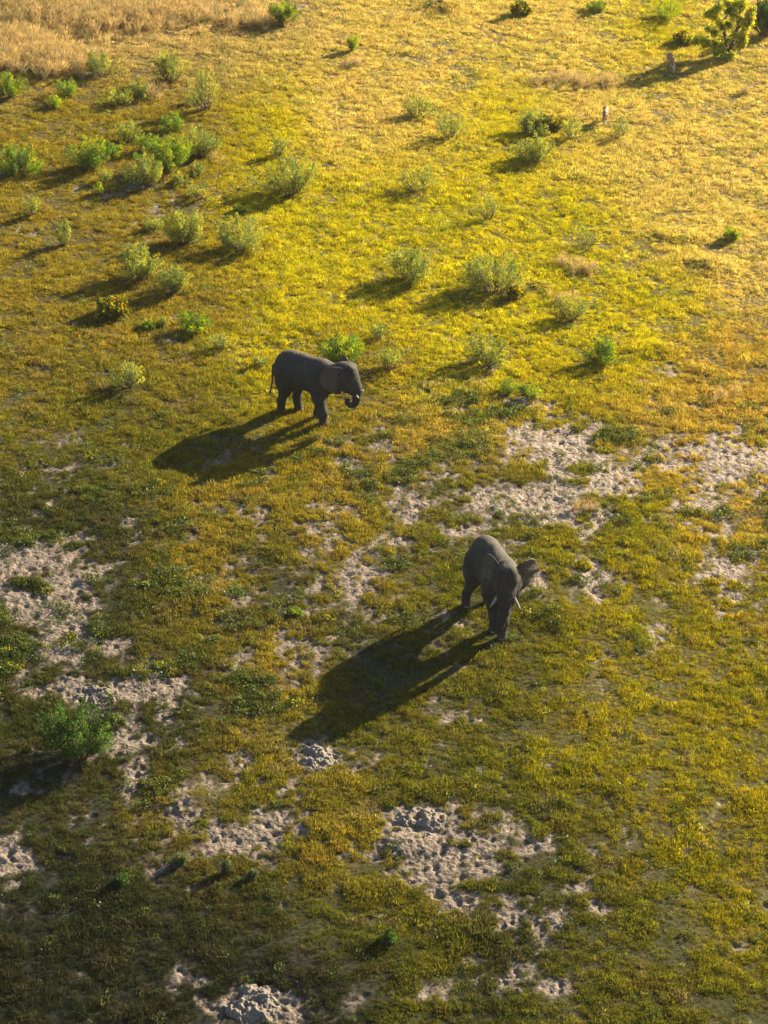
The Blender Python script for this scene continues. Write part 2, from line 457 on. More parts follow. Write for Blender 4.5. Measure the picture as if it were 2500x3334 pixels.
def grow_grass():
    x, y = field_points(520000)
    sd = sample(sandmap, x, y)
    cl = fbm(x, y, 1.1, 71, 3, .6)                      # clumps
    lush = fbm(x, y, 6.0, 75, 2)
    px, py = to_px(x, y, base_height(x, y))
    p = np.clip(1.0 - sd * .93, .02, 1) ** 1.15 * np.clip(.80 + .62 * cl + .15 * lush + .3 * fbm(x, y, .45, 77, 2), .06, 1)
    k = rng.uniform(size=len(x)) < p
    x, y, sd, cl, lush = x[k], y[k], sd[k], cl[k], lush[k]
    tint = plant_colour_lit(x, y)
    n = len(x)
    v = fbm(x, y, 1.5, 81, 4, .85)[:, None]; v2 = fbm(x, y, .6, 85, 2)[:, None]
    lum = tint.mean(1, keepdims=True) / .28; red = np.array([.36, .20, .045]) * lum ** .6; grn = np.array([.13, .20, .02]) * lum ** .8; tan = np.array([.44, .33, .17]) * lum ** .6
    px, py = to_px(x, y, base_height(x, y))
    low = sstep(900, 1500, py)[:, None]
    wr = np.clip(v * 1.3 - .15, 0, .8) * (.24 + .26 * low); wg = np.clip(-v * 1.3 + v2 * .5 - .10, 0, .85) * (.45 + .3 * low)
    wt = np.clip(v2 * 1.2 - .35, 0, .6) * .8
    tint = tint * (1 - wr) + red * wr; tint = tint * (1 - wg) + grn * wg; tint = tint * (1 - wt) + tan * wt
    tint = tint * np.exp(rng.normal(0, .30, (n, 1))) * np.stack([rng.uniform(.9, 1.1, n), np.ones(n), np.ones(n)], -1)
    cl2 = fbm(x, y, .45, 77, 2)
    s = (.50 + .50 * np.clip(.5 + cl, 0, 1.4) + .45 * cl2 + .22 * lush).clip(.3, 1.8) * rng.uniform(.7, 1.35, n) * (1 - .35 * sd)
    sc = np.stack([s * 1.05, s * 1.05, s * rng.uniform(.8, 1.3, n)], -1)
    P = np.stack([x, y, height(x, y)], -1)
    scatter('grass', 'grass', P, sc, tint, 'short yellow green grass growing in clumps over the whole plain', 'grass')
    return n

def grow_herbs():
    x, y = field_points(165000)
    sd = sample(sandmap, x, y); px, py = to_px(x, y, base_height(x, y))
    c = fbm(x, y, 1.5, 91, 3, .75)
    mid = sstep(1150, 1450, py) * (1 - .65 * sstep(2150, 2500, py)) * (1 - .55 * sstep(1500, 2300, px) * sstep(1800, 2100, py))
    spots = np.zeros_like(x)
    for cx, cy, rx, ry in [(1000,860,60,20),(1010,905,60,25),(1020,950,40,25),(1030,980,40,20),(1330,940,50,25),(1090,890,60,20),(1570,1110,35,20),
                           (1080,1110,20,10),(360,1255,50,40),(100,1180,60,15),(100,1270,45,15),(130,1330,50,20),(110,1300,20,10),(20,1430,50,40),
                           (200,1380,70,50),(540,1470,60,25),(560,1520,70,30),(350,1700,60,25),(860,1220,40,15),(870,1030,50,15),(760,1025,50,12),
                           (1290,1010,40,15),(30,1180,40,12),(340,1060,60,20),(10,1330,30,30),(200,1250,40,15),(520,1280,40,20),(420,1290,40,20)]:
        q = ((px - cx * K) / (rx * K)) ** 2 + ((py - cy * K) / (ry * K)) ** 2
        spots = np.maximum(spots, np.exp(-q))
    p = np.clip(sstep(.16, .42, c * (.35 + .65 * mid) + .0) * mid * .55 + sstep(.3, .75, spots + .25 * c) + .012, 0, 1) * np.clip(1.1 - sd * .9, .05, 1)
    k = rng.uniform(size=len(x)) < p
    x, y = x[k], y[k]; n = len(x); px, py = to_px(x, y, base_height(x, y))
    t = np.array([.085, .112, .02]) * (1 - sstep(1700, 500, py))[:, None] + np.array([.18, .21, .02]) * sstep(1700, 500, py)[:, None]  # herb green painted paler towards the far, brighter lit side
    yl = (rng.uniform(size=n) < .04)[:, None]
    t = np.where(yl, np.array([.32, .29, .03]), t) * rng.uniform(.7, 1.35, (n, 1))
    s = rng.uniform(.7, 1.35, n)
    sc = np.stack([s, s, s * rng.uniform(.9, 1.7, n)], -1)
    scatter('creeping_herbs', 'herb', np.stack([x, y, height(x, y)], -1), sc, t, 'dark green creeping leafy herbs spreading over the sand', 'ground cover')

def grow_dry():
    P = []; 
    for cx, cy, rx, ry, m in [(250,60,300,45,900),(60,20,120,25,260),(450,50,220,30,420),(70,190,190,40,700),(180,215,120,40,380),(40,130,90,25,250),
                              (1845,265,110,28,110),(1990,270,50,18,30),(1155,215,35,14,26),(2428,305,16,8,10),(1905,880,45,18,34),(1830,860,30,15,16),
                              (2410,118,22,14,12),(560,30,160,25,160),(820,75,100,22,70),(1310,60,40,12,12),(1840,980,60,20,14),(700,520,30,14,8),
                              (510,560,60,25,12),(2360,1290,50,20,12),(1900,1662,45,6,12),(490,310,50,20,22)]:
        for _ in range(m):
            P.append(at(cx + rng.normal(0, rx * .55), cy + rng.normal(0, ry * .55)))
    P = np.array(P); P = P[P[:, 1] < 158]; n = len(P)
    t = np.array([.50, .37, .16]) * rng.uniform(.75, 1.25, (n, 1)); g = (rng.uniform(size=n) < .25)[:, None]
    t = np.where(g, np.array([.26, .235, .11]), t)
    s = rng.uniform(.6, 1.25, n)
    px, py = to_px(P[:, 0], P[:, 1]); small = np.where((px > 1000) | (py > 400), .68, 1.0)
    s = s * small
    scatter('dry_grass', 'dry_grass', P, np.stack([s, s, s], -1), t, 'tall tan dry grass in feathery stands along the far side', 'dry grass')
grow_grass(); grow_herbs(); grow_dry()

# ------------------------------------------------------------------ bodies: smooth unions of rounded volumes, meshed as one skin
class Body:
    def __init__(self, lo, hi, h):
        self.lo = np.array(lo, float); self.h = h
        n = np.ceil((np.array(hi) - self.lo) / h).astype(int) + 1
        self.ax = [self.lo[k] + h * np.arange(n[k]) for k in range(3)]
        self.d = np.full(tuple(n), 9.0, np.float32)
    def _box(self, lo, hi):
        sl = []; g = []
        for k in range(3):
            a = max(int((lo[k] - self.lo[k]) / self.h), 0); b = min(int((hi[k] - self.lo[k]) / self.h) + 2, self.d.shape[k])
            sl.append(slice(a, max(b, a))); g.append(self.ax[k][sl[-1]])
        P = np.stack(np.meshgrid(*g, indexing='ij'), -1)
        return tuple(sl), P
    def _mix(self, sl, d, k):
        a = self.d[sl]
        h = np.maximum(k - np.abs(a - d), 0) / k
        self.d[sl] = np.minimum(a, d) - h * h * k * .25
    def cone(self, p, q, r1, r2, k=.12):
        p = np.array(p, float); q = np.array(q, float); R = max(r1, r2) + k + .05
        sl, P = self._box(np.minimum(p, q) - R, np.maximum(p, q) + R)
        if not P.size: return
        ba = q - p; t = np.clip(((P - p) @ ba) / max(ba @ ba, 1e-9), 0, 1)
        d = np.linalg.norm(P - p - t[..., None] * ba, axis=-1) - (r1 + (r2 - r1) * t)
        self._mix(sl, d, k)
    def chain(self, pts, k=.10):
        for a, b in zip(pts[:-1], pts[1:]): self.cone(a[:3], b[:3], a[3], b[3], k)
    def ell(self, c, r, k=.2, M=None):
        c = np.array(c, float); r = np.array(r, float); R = r.max() + k + .05
        ext = (r + k + .05) if M is None else np.full(3, R)
        sl, P = self._box(c - ext, c + ext)
        if not P.size: return
        Q = P - c
        if M is not None: Q = Q @ M
        k0 = np.linalg.norm(Q / r, axis=-1); k1 = np.linalg.norm(Q / (r * r), axis=-1) + 1e-9
        self._mix(sl, k0 * (k0 - 1) / k1, k)
    def sheet(self, o, U, V, poly, th, bend=0.0, ripple=0.0, k=.05, cup=0.0):
        """flat flap: outline poly in the (U,V) plane, thickness th, bent along its normal"""
        o = np.array(o, float); U = U / np.linalg.norm(U); V = V - U * (U @ V); V = V / np.linalg.norm(V); Nn = np.cross(U, V)
        poly = np.array(poly, float)
        C = o + poly[:, :1] * U + poly[:, 1:] * V
        sl, P = self._box(C.min(0) - .45, C.max(0) + .45)
        Q = P - o; u = Q @ U; v = Q @ V; n = Q @ Nn
        sh = u.shape; u = u.ravel(); v = v.ravel(); n = n.ravel()
        d = np.full(u.shape, 1e9); ins = np.zeros(u.shape, bool)
        for a, b in zip(poly, np.roll(poly, -1, 0)):
            e = b - a; w0 = u - a[0]; w1 = v - a[1]
            t = np.clip((w0 * e[0] + w1 * e[1]) / (e @ e), 0, 1)
            d = np.minimum(d, (w0 - t * e[0]) ** 2 + (w1 - t * e[1]) ** 2)
            c = (a[1] > v) != (b[1] > v)
            with np.errstate(divide='ignore', invalid='ignore'):
                xx = a[0] + (v - a[1]) * e[0] / (e[1] if abs(e[1]) > 1e-9 else 1e-9)
            ins ^= c & (u < xx)
        d = np.sqrt(d); d = np.where(ins, -d, d)
        off = bend * u * u + cup * (v - poly[:, 1].mean()) ** 2 + ripple * np.sin(v * 11 + u * 3) * np.clip(u, 0, 1)
        g = np.abs(n - off) - th
        dd = np.where((d > 0) & (g > 0), np.hypot(np.maximum(d, 0), np.maximum(g, 0)), np.maximum(d, g)).reshape(sh)
        self._mix(sl, dd, k)
    def mesh(self):
        d = self.d; h = self.h
        ins = d < 0
        cs = [(i, j, k) for i in (0, 1) for j in (0, 1) for k in (0, 1)]
        nx, ny, nz = d.shape
        cnt = sum(ins[i:nx - 1 + i, j:ny - 1 + j, k:nz - 1 + k].astype(np.int8) for i, j, k in cs)
        act = (cnt > 0) & (cnt < 8)
        I = np.argwhere(act); idx = np.full(act.shape, -1, np.int32); idx[act] = np.arange(len(I))
        pos = np.zeros((len(I), 3)); num = np.zeros(len(I))
        for axis in range(3):
            e = np.eye(3, dtype=int)[axis]
            for o in cs:
                if o[axis]: continue
                A = I + np.array(o); B = A + e
                da = d[A[:, 0], A[:, 1], A[:, 2]]; db = d[B[:, 0], B[:, 1], B[:, 2]]
                m = (da < 0) != (db < 0); t = np.zeros(len(I)); t[m] = da[m] / (da[m] - db[m])
                pos[m] += A[m] + t[m, None] * e; num[m] += 1
        V = pos / num[:, None] * h + self.lo
        Fs = []
        for axis in range(3):
            b, c = (axis + 1) % 3, (axis + 2) % 3
            s0 = [slice(0, n) for n in d.shape]; s1 = list(s0)
            s0[axis] = slice(0, d.shape[axis] - 1); s1[axis] = slice(1, d.shape[axis])
            ch = ins[tuple(s0)] != ins[tuple(s1)]
            E_ = np.argwhere(ch); E_ = E_[(E_[:, b] > 0) & (E_[:, c] > 0) & (E_[:, b] < d.shape[b] - 1) & (E_[:, c] < d.shape[c] - 1)]
            ub = np.eye(3, dtype=int)[b]; uc = np.eye(3, dtype=int)[c]
            q = [E_ - ub - uc, E_ - uc, E_, E_ - ub]
            ids = np.stack([idx[w[:, 0], w[:, 1], w[:, 2]] for w in q], -1)
            fl = ~ins[E_[:, 0], E_[:, 1], E_[:, 2]]
            ids[fl] = ids[fl][:, ::-1]
            Fs.append(ids)
        return V, np.concatenate(Fs)

def tube(pts, seg=10, cap=True):
    """tapered tube through (x,y,z,r) points"""
    P = np.array(pts, float); V = []; n = len(P)
    for k in range(n):
        t = P[min(k + 1, n - 1), :3] - P[max(k - 1, 0), :3]; t /= np.linalg.norm(t)
        a = np.cross(t, [0, 0, 1.0]); 
        if np.linalg.norm(a) < .15: a = np.cross(t, [1.0, 0, 0])
        a /= np.linalg.norm(a); b = np.cross(t, a)
        for s in range(seg):
            w = 2 * math.pi * s / seg
            V.append(P[k, :3] + P[k, 3] * (a * math.cos(w) + b * math.sin(w)))
    T = []
    for k in range(n - 1):
        for s in range(seg):
            s2 = (s + 1) % seg; T.append((k * seg + s, k * seg + s2, (k + 1) * seg + s2)); T.append((k * seg + s, (k + 1) * seg + s2, (k + 1) * seg + s))
    if cap:
        for k, rev in ((0, 1), (n - 1, 0)):
            c = len(V); V.append(P[k, :3])
            for s in range(seg):
                f = (c, k * seg + s, k * seg + (s + 1) % seg); T.append(f[::-1] if not rev else f)
    return np.array(V), np.array(T)

def ball(c, r, n=8):
    V, T = [], []
    for i in range(n + 1):
        for j in range(n):
            a = math.pi * i / n; b = 2 * math.pi * j / n
            V.append((c[0] + r[0] * math.sin(a) * math.cos(b), c[1] + r[1] * math.sin(a) * math.sin(b), c[2] + r[2] * math.cos(a)))
    for i in range(n):
        for j in range(n):
            a, b = i * n + j, i * n + (j + 1) % n
            T.append((a, a + n, b + n)); T.append((a, b + n, b))
    return np.array(V), np.array(T)

def elephant_skin():
    g = N('elephant_skin')
    tc = g.n('TexCoord')
    n1 = g.n('TexNoise', Scale=2.2, Detail=7.0, Roughness=.6); g.l(tc.outputs['Object'], n1.inputs['Vector'])
    n2 = g.n('TexNoise', Scale=14.0, Detail=5.0, Roughness=.7); g.l(tc.outputs['Object'], n2.inputs['Vector'])
    c1 = g.ramp(n1.outputs[0], [(.32, (.022, .021, .021)), (.55, (.036, .033, .031)), (.75, (.060, .052, .045))])
    c2 = g.ramp(n2.outputs[0], [(.35, (.75, .74, .74)), (.65, (1.15, 1.13, 1.1))])
    col = g.mixc(1.0, c1, c2, 'MULTIPLY')
    er = g.n('Attribute', _attribute_name='ear'); ef = g.n('Math', _operation='MULTIPLY', i1=.55); g.l(er.outputs['Fac'], ef.inputs[0])
    col = g.mixc(ef.outputs[0], col, (.115, .098, .082))
    rg = g.n('Attribute', _attribute_name='ring'); rr = g.ramp(rg.outputs['Fac'], [(.0, (.55, .55, .55)), (.5, (1, 1, 1))]); 
    # dust lies where the skin faces up
    geo = g.n('NewGeometry'); sx = g.n('SeparateXYZ'); g.l(geo.outputs['Normal'], sx.inputs[0])
    up = g.n('Math', _operation='MULTIPLY_ADD', i1=.9, i2=-.45, _use_clamp=True); g.l(sx.outputs['Z'], up.inputs[0])
    up2 = g.n('Math', _operation='MULTIPLY', _use_clamp=True); g.l(up.outputs[0], up2.inputs[0]); g.l(n2.outputs[0], up2.inputs[1])
    col = g.mixc(up2.outputs[0], col, (.19, .16, .125))
    p = g.n('BsdfPrincipled', Roughness=.82); p.inputs['Specular IOR Level'].default_value = .35
    g.l(col, p.inputs['Base Color'])
    mp = g.n('Mapping'); mp.inputs['Scale'].default_value = (1.0, 1.0, .55); g.l(tc.outputs['Object'], mp.inputs['Vector'])
    v = g.n('TexVoronoi', Scale=22.0, _feature='DISTANCE_TO_EDGE'); g.l(mp.outputs[0], v.inputs['Vector'])
    w = g.n('TexWave', Scale=2.6, Distortion=11.0, Detail=4.0, _bands_direction='DIAGONAL'); g.l(tc.outputs['Object'], w.inputs['Vector'])
    ring = g.n('Attribute', _attribute_name='ring')
    h1 = g.n('Math', _operation='MULTIPLY', i1=.55); g.l(v.outputs['Distance'], h1.inputs[0])
    h2 = g.n('Math', _operation='MULTIPLY_ADD', i1=.30); g.l(w.outputs['Fac'], h2.inputs[0]); g.l(h1.outputs[0], h2.inputs[2])
    h3 = g.n('Math', _operation='MULTIPLY_ADD', i1=.5); g.l(n2.outputs[0], h3.inputs[0]); g.l(h2.outputs[0], h3.inputs[2])
    h4 = g.n('Math', _operation='ADD'); g.l(h3.outputs[0], h4.inputs[0]); g.l(ring.outputs['Fac'], h4.inputs[1])
    b = g.n('Bump', Distance=.022, Strength=.85); g.l(h4.outputs[0], b.inputs['Height']); g.l(b.outputs[0], p.inputs['Normal'])
    g.l(p.outputs[0], g.out.inputs[0])
    return g.m
SKIN = elephant_skin()
IVORY = simple('ivory', (.25, .225, .185), .45, .5, .004, 12, .15)
EYE = simple('dark_eye', (.015, .012, .01), .15, .6)
NAIL = simple('toenail', (.32, .27, .21), .5, .4)
HAIR = simple('coarse_hair', (.03, .025, .02), .7, .3)

def rotz(a):
    c, s = math.cos(a), math.sin(a); return np.array([[c, -s, 0], [s, c, 0], [0, 0, 1.0]])
def rotx(a):
    c, s = math.cos(a), math.sin(a); return np.array([[1.0, 0, 0], [0, c, -s], [0, s, c]])
def roty(a):
    c, s = math.cos(a), math.sin(a); return np.array([[c, 0, s], [0, 1.0, 0], [-s, 0, c]])

EAR = [(-.05,.06),(.15,.12),(.42,.13),(.66,.06),(.86,-.14),(.98,-.42),(.97,-.66),(.84,-.90),(.62,-1.10),(.36,-1.24),(.12,-1.32),(-.06,-1.28),(-.06,-1.0),(-.02,-.75),(-.02,-.45),(-.05,-.2)]

EAR_OPEN = [(-.12,.02),(.18,.16),(.48,.18),(.76,.06),(.92,-.16),(.88,-.38),(.76,-.52),(.72,-.66),(.58,-.84),(.48,-1.02),(.30,-1.12),(.12,-1.08),(.0,-.88),(-.10,-.6)]

def elephant(loc, heading, feet, head, trunk, ears, tusk, tail, label, size=1.0, hs=1.12, es=1.0, belly=.0, rump=0.0, slim=1.0, rl=.85, fl=.95):
    """feet: world ground points rear-right, rear-left, front-right, front-left; head: (pos, yaw, pitch, roll) in the elephant's own axes"""
    gz = float(height(*loc))
    R = rotz(-heading)
    def loc2(p):
        q = R @ np.array([p[0] - loc[0], p[1] - loc[1], 0.0]); q[2] = float(height(p[0], p[1])) - gz; return q / size
    f = [loc2(p) for p in feet]
    B = Body((-2.6, -1.6, -.15), (4.0, 1.9, 3.6), .034)
    # trunk of the body
    B.ell((-.05, 0, 1.97 + belly), (1.34, .80 * slim, .74), .35)
    B.ell((-.95, 0, 2.10 + rump), (.78, .70 * slim, .92), .30)
    B.ell((-.82, 0, 2.50 + rump), (.62, .42, .56), .30)
    B.ell((.72, 0, 2.12), (.72, .66, .86), .30)
    B.chain([(-1.05, 0, 2.66 + rump, .26), (-.72, 0, 2.78 + rump, .26), (-.2, 0, 2.74, .26), (.3, 0, 2.68, .27), (.75, 0, 2.70, .27), (1.15, 0, 2.58, .26)], .25)
    B.chain([(.85, 0, 2.45, .48), (1.35, 0, 2.40, .46), (head[0][0] - .15, head[0][1], head[0][2] + .0, .44)], .25)
    B.chain([(.9, 0, 2.0, .48), (head[0][0] - .25, head[0][1] * .8, head[0][2] - .35, .36)], .25)
    # legs
    for s, ft, rear in ((-1, f[0], 1), (1, f[1], 1), (-1, f[2], 0), (1, f[3], 0)):
        if rear:
            hip = np.array([-.98, s * .36, 2.0]); kn = np.array([(-.92 * .6 + ft[0] * .4) + .06, s * .42 * .6 + ft[1] * .4, 1.12 + ft[2]])
            hk = np.array([ft[0] * .85 - .95 * .15 - .03, ft[1] * .9 + s * .04, .55 + ft[2]])
            B.chain([(*hip, .46), (*(hip * .5 + kn * .5), .40), (*kn, .30 * rl), (*hk, .21 * rl), (*(ft + [-.0, 0, .26]), .20 * rl)], .16)
        else:
            sh = np.array([.82, s * .40, 1.95]); el = np.array([.72 * .7 + ft[0] * .3, s * .42 * .6 + ft[1] * .4, 1.30 + ft[2]])
            wr = np.array([ft[0] * .8 + .72 * .2 + .05, ft[1] * .85 + s * .05, .66 + ft[2]])
            B.chain([(*sh, .38), (*(sh * .45 + el * .55), .34), (*el, .285 * fl), (*wr, .22 * fl), (*(ft + [0, 0, .28]), .20 * fl)], .16)
        e_ = rl if rear else fl
        B.cone(ft + [0.0, 0, .24], ft + [.015, 0, .05], .20 * e_, .232 * e_, .08)
        B.cone(ft + [.06, 0, .12], ft + [.08, 0, .06], .16 * e_, .18 * e_, .08)
    # head
    hp = np.array(head[0], float); HM = rotz(head[1]) @ roty(head[2]) @ rotx(head[3])
    def hw(p): return hp + HM @ (np.array(p, float) * hs)
    B.ell(hw((0, 0, .14)), np.array((.50, .40, .48)) * hs, .20, HM)
    for s in (-1, 1):
        B.ell(hw((.24, s * .12, .34)), np.array((.26, .22, .26)) * hs, .14, HM)
        B.ell(hw((.27, s * .25, .04)), np.array((.20, .14, .20)) * hs, .12, HM)
        B.cone(hw((.30, s * .16, -.18)), hw((.54, s * .25, -.56)), .19 * hs, .115 * hs, .08)
        B.cone(hw((.0, s * .24, -.12)), hw((.18, s * .2, -.45)), .24 * hs, .18 * hs, .15)
    B.cone(hw((.28, 0, .05)), hw((.55, 0, -.50)), .33 * hs, .24 * hs, .16)
    B.cone(hw((.02, 0, -.30)), hw((.32, 0, -.70)), .25 * hs, .10 * hs, .12)
    tp = [np.array([*(hw(t[:3]) if trunk[0] == 'head' else t[:3]), t[3]]) for t in trunk[1]]
    B.chain([tuple(q) for q in tp], .07)
    # ears
    for s, th, lift, bend, hz, esz in ears:
        o = hw((.02, s * .36, hz))
        U = HM @ np.array([-math.cos(th), s * math.sin(th), lift]); V = HM @ np.array([-.02, s * .06, 1.0])
        B.sheet(o, U, V, np.array(EAR if th < 1 else EAR_OPEN) * esz, .026, bend * (1 if s < 0 else -1), .035, .03)
        B.cone(hw((-.02, s * .33, .30)), hw((0, s * .36, -.30)), .11, .10, .08)
    # tail
    B.chain(tail, .05)
    V, Q = B.mesh()
    # relax the skin a little
    Vn = V.copy()
    for _ in range(2):
        acc = np.zeros_like(V); cnt = np.zeros(len(V))
        for a, b in ((0, 1), (1, 2), (2, 3), (3, 0)):
            np.add.at(acc, Q[:, a], Vn[Q[:, b]]); np.add.at(acc, Q[:, b], Vn[Q[:, a]]); np.add.at(cnt, Q[:, a], 1); np.add.at(cnt, Q[:, b], 1)
        Vn = Vn * .5 + .5 * acc / cnt[:, None]
    V = Vn
    # ears are a little paler and dustier than the body
    ear = np.zeros(len(V))
    for s, th, lift, bend, hz, esz in ears:
        o = hw((.02, s * .36, hz)); U = HM @ np.array([-math.cos(th), s * math.sin(th), lift]); V2 = HM @ np.array([-.02, s * .06, 1.0])
        U = U / np.linalg.norm(U); V2 = V2 - U * (U @ V2); V2 /= np.linalg.norm(V2); Nn = np.cross(U, V2)
        q = V - o; u = q @ U; v = q @ V2; n_ = q @ Nn - bend * (1 if s < 0 else -1) * u * u
        ear = np.maximum(ear, sstep(.02, .30, u) * (u < 1.05 * esz) * (v > -1.36 * esz) * (v < .16) * (np.abs(n_) < .10) * 1.0)
    a_ear = ear
    # trunk rings
    best = np.full(len(V), 9.0); arc = np.zeros(len(V)); L = 0.0
    for a, b in zip(tp[:-1], tp[1:]):
        e = b[:3] - a[:3]; l = np.linalg.norm(e); t = np.clip(((V - a[:3]) @ e) / (l * l), 0, 1)
        d = np.linalg.norm(V - a[:3] - t[:, None] * e, axis=1) - (a[3] + (b[3] - a[3]) * t)
        m = d < best; best[m] = d[m]; arc[m] = L + t[m] * l; L += l
    ring = np.where(best < .03, .5 + .5 * np.sin(arc * 2 * math.pi / .085), .5) * sstep(.05, .3, arc)
    root = empty('elephant', (loc[0], loc[1], gz), heading); root.scale = (size,) * 3
    me = mesh_from('elephant_body', V, Q)
    a = me.attributes.new('ring', 'FLOAT', 'POINT'); a.data.foreach_set('value', (ring * 1.8).astype(np.float32))
    a = me.attributes.new('ear', 'FLOAT', 'POINT'); a.data.foreach_set('value', a_ear.astype(np.float32))
    body = obj('body', me, SKIN, root)
    for s in (-1, 1):
        c = hw((.37, s * .365, .0)); obj('eye', mesh_from('eye', *ball(c, (.05, .04, .045))), EYE, root)
        L_, out, fw, tr_ = tusk
        pts = []
        for k in range(9):
            t = k / 8
            q = np.array([.53 + L_ * (fw * t + .25 * t * t), s * (.25 + L_ * out * t), -.46 - L_ * (.95 * t - .30 * t * t)])
            pts.append((*hw(q), tr_ * (1 - t) ** .55 + .008))
        obj('tusk', mesh_from('tusk', *tube(pts, 10)), IVORY, root)
    tv, tt = [], []; off = 0; e = np.array(tail[-1][:3]); R_ = np.random.default_rng(3)
    for k in range(26):
        dv = R_.normal(0, .035, 3); v_, t_ = tube([(*(e + dv * .2), .006), (*(e + dv + [0, 0, -.13]), .006), (*(e + dv * 2.2 + [0, 0, -.30]), .002)], 4)
        tv.append(v_); tt.append(t_ + off); off += len(v_)
    obj('tail_tuft', mesh_from('tail_tuft', np.concatenate(tv), np.concatenate(tt)), HAIR, root)
    nm = mesh_from('toenail', *ball((0, 0, 0), (.022, .042, .040), 8))
    for k, ft in enumerate(f):
        for an in ((-.85, -.3, .3, .85) if k > 1 else (-.6, 0, .6)):
            o = obj('toenail', nm, NAIL, root, tuple(ft + np.array([.08 + .168 * (fl if k > 1 else rl) * math.cos(an), .185 * (fl if k > 1 else rl) * math.sin(an), .075])))
            o.rotation_euler = (0, 0, an)
    tag(root, label, 'elephant', 'elephants crossing the plain')
    return root

def gp(x, y):
    u, v = to_px(x, y, 0.0); return at(u, v)[:2]
# the elephant in profile, facing right with its trunk curled
la = (-2.97, 101.07)
elephant(gp(*la), math.radians(-31), [gp(-4.05, 101.49), gp(-3.38, 101.60), gp(-2.37, 100.24), gp(-2.60, 100.88)],
         ((1.88, .06, 2.50), math.radians(12), math.radians(2), 0.0),
         ('head', [(.48, 0, -.40, .27), (.55, 0, -.65, .21), (.56, 0, -.90, .175), (.53, 0, -1.08, .155), (.43, 0, -1.22, .14), (.29, 0, -1.25, .125),
                   (.17, 0, -1.17, .11), (.15, 0, -1.06, .095), (.24, 0, -1.00, .08)]),
         [(-1, math.radians(25), .04, .03, .48, 1.0), (1, math.radians(56), .05, .10, .42, 1.0)], (.36, .16, .42, .062),
         [(-1.62, 0, 2.35, .08), (-1.84, .02, 2.05, .065), (-1.90, .03, 1.6, .05), (-1.93, .02, 1.15, .04), (-2.0, 0, .82, .035)],
         'dark grey elephant seen side on facing right, trunk tip curled up, shrub behind its head', .87, 1.12, 1.0, .16, -.07)
# the elephant coming towards the camera, one ear spread
lb = (3.82, 86.06)
elephant(gp(*lb), math.radians(-72), [gp(2.87, 86.93), gp(3.64, 87.22), gp(3.78, 85.30), gp(4.06, 84.84)],
         ((1.54, -.12, 2.76), math.radians(-20), math.radians(8), math.radians(-3)),
         ('head', [(.48, 0, -.40, .285), (.62, -.01, -.70, .25), (.68, -.03, -1.05, .215), (.68, -.06, -1.40, .18), (.62, -.10, -1.75, .15), (.55, -.13, -2.02, .125), (.50, -.19, -2.2, .10)]),
         [(-1, math.radians(33), .0, .0, .52, .92), (1, math.radians(57), .12, .20, .46, .95)], (.54, .55, .30, .068),
         [(-1.62, 0, 2.35, .08), (-1.80, .02, 2.0, .065), (-1.86, .03, 1.5, .05), (-1.88, .02, 1.05, .04), (-1.90, 0, .8, .035)],
         'grey elephant walking towards the camera with long white tusks and one ear spread wide', .955, 1.0, .98, .12, -.16, .82, .74, .80)

# ------------------------------------------------------------------ shrubs, bushes and the tree
LEAF = leafy('shrub_leaf', False, .45, .5, .3)
WOOD = simple('twig_wood', (.17, .12, .08), .9, .2, .01, 20, .3)
BARK = simple('bark', (.10, .08, .065), .95, .2, .03, 9, .35)
SCOL = {'N': [(.11, .15, .06), (.14, .17, .06), (.08, .12, .05)],
        'S': [(.28, .34, .06), (.42, .42, .06), (.16, .22, .06)],          # sage grey green
        'G': [(.18, .30, .03), (.33, .40, .03), (.08, .16, .025)],          # fresh green
        'Y': [(.34, .42, .02), (.42, .44, .03), (.22, .34, .02)],          # bright yellow green
        'P': [(.34, .30, .02), (.20, .22, .02), (.46, .34, .03)],          # round leaved, yellowing
        'D': [(.05, .11, .02), (.08, .17, .025), (.03, .07, .015)]}         # dark green

def bez(a, b, c, n):
    t = np.linspace(0, 1, n)[:, None]
    return (1 - t) ** 2 * a + 2 * t * (1 - t) * b + t * t * c

def thin_tubes(lines):
    """lines: list of (n,4) arrays; returns verts and triangles of three sided tapering twigs"""
    V, T, o = [], [], 0
    for L in lines:
        P = L[:, :3]; r = L[:, 3:4]; n = len(P)
        d = np.gradient(P, axis=0); d /= np.linalg.norm(d, axis=1)[:, None] + 1e-9
        a = np.cross(d, [.3, .2, .93]); a /= np.linalg.norm(a, axis=1)[:, None] + 1e-9; b = np.cross(d, a)
        ring = [P + r * (a * math.cos(w) + b * math.sin(w)) for w in (0, 2.094, 4.189)]
        V.append(np.stack(ring, 1).reshape(-1, 3))
        for k in range(n - 1):
            for s in range(3):
                p, q = k * 3 + s, k * 3 + (s + 1) % 3
                T.append((o + p, o + q, o + q + 3)); T.append((o + p, o + q + 3, o + p + 3))
        o += n * 3
    return np.concatenate(V), np.array(T)

def leaf_cloud(C, D, size, R, wide=.5):
    """rhombic leaves at centres C pointing roughly along D"""
    n = len(C)
    u = D + R.normal(0, .45, (n, 3)); u /= np.linalg.norm(u, axis=1)[:, None]
    v = np.cross(u, R.normal(size=(n, 3))); v /= np.linalg.norm(v, axis=1)[:, None] + 1e-9
    L = (size * R.uniform(.65, 1.35, n))[:, None]
    nrm = np.cross(u, v) * L * .12
    V = np.stack([C - u * L * .5, C + v * L * wide * .5 + nrm, C + u * L * .5, C - v * L * wide * .5 + nrm], 1).reshape(-1, 3)
    i = np.arange(n)[:, None] * 4
    return V, np.concatenate([i + np.array([[0, 1, 2]]), i + np.array([[0, 2, 3]])])

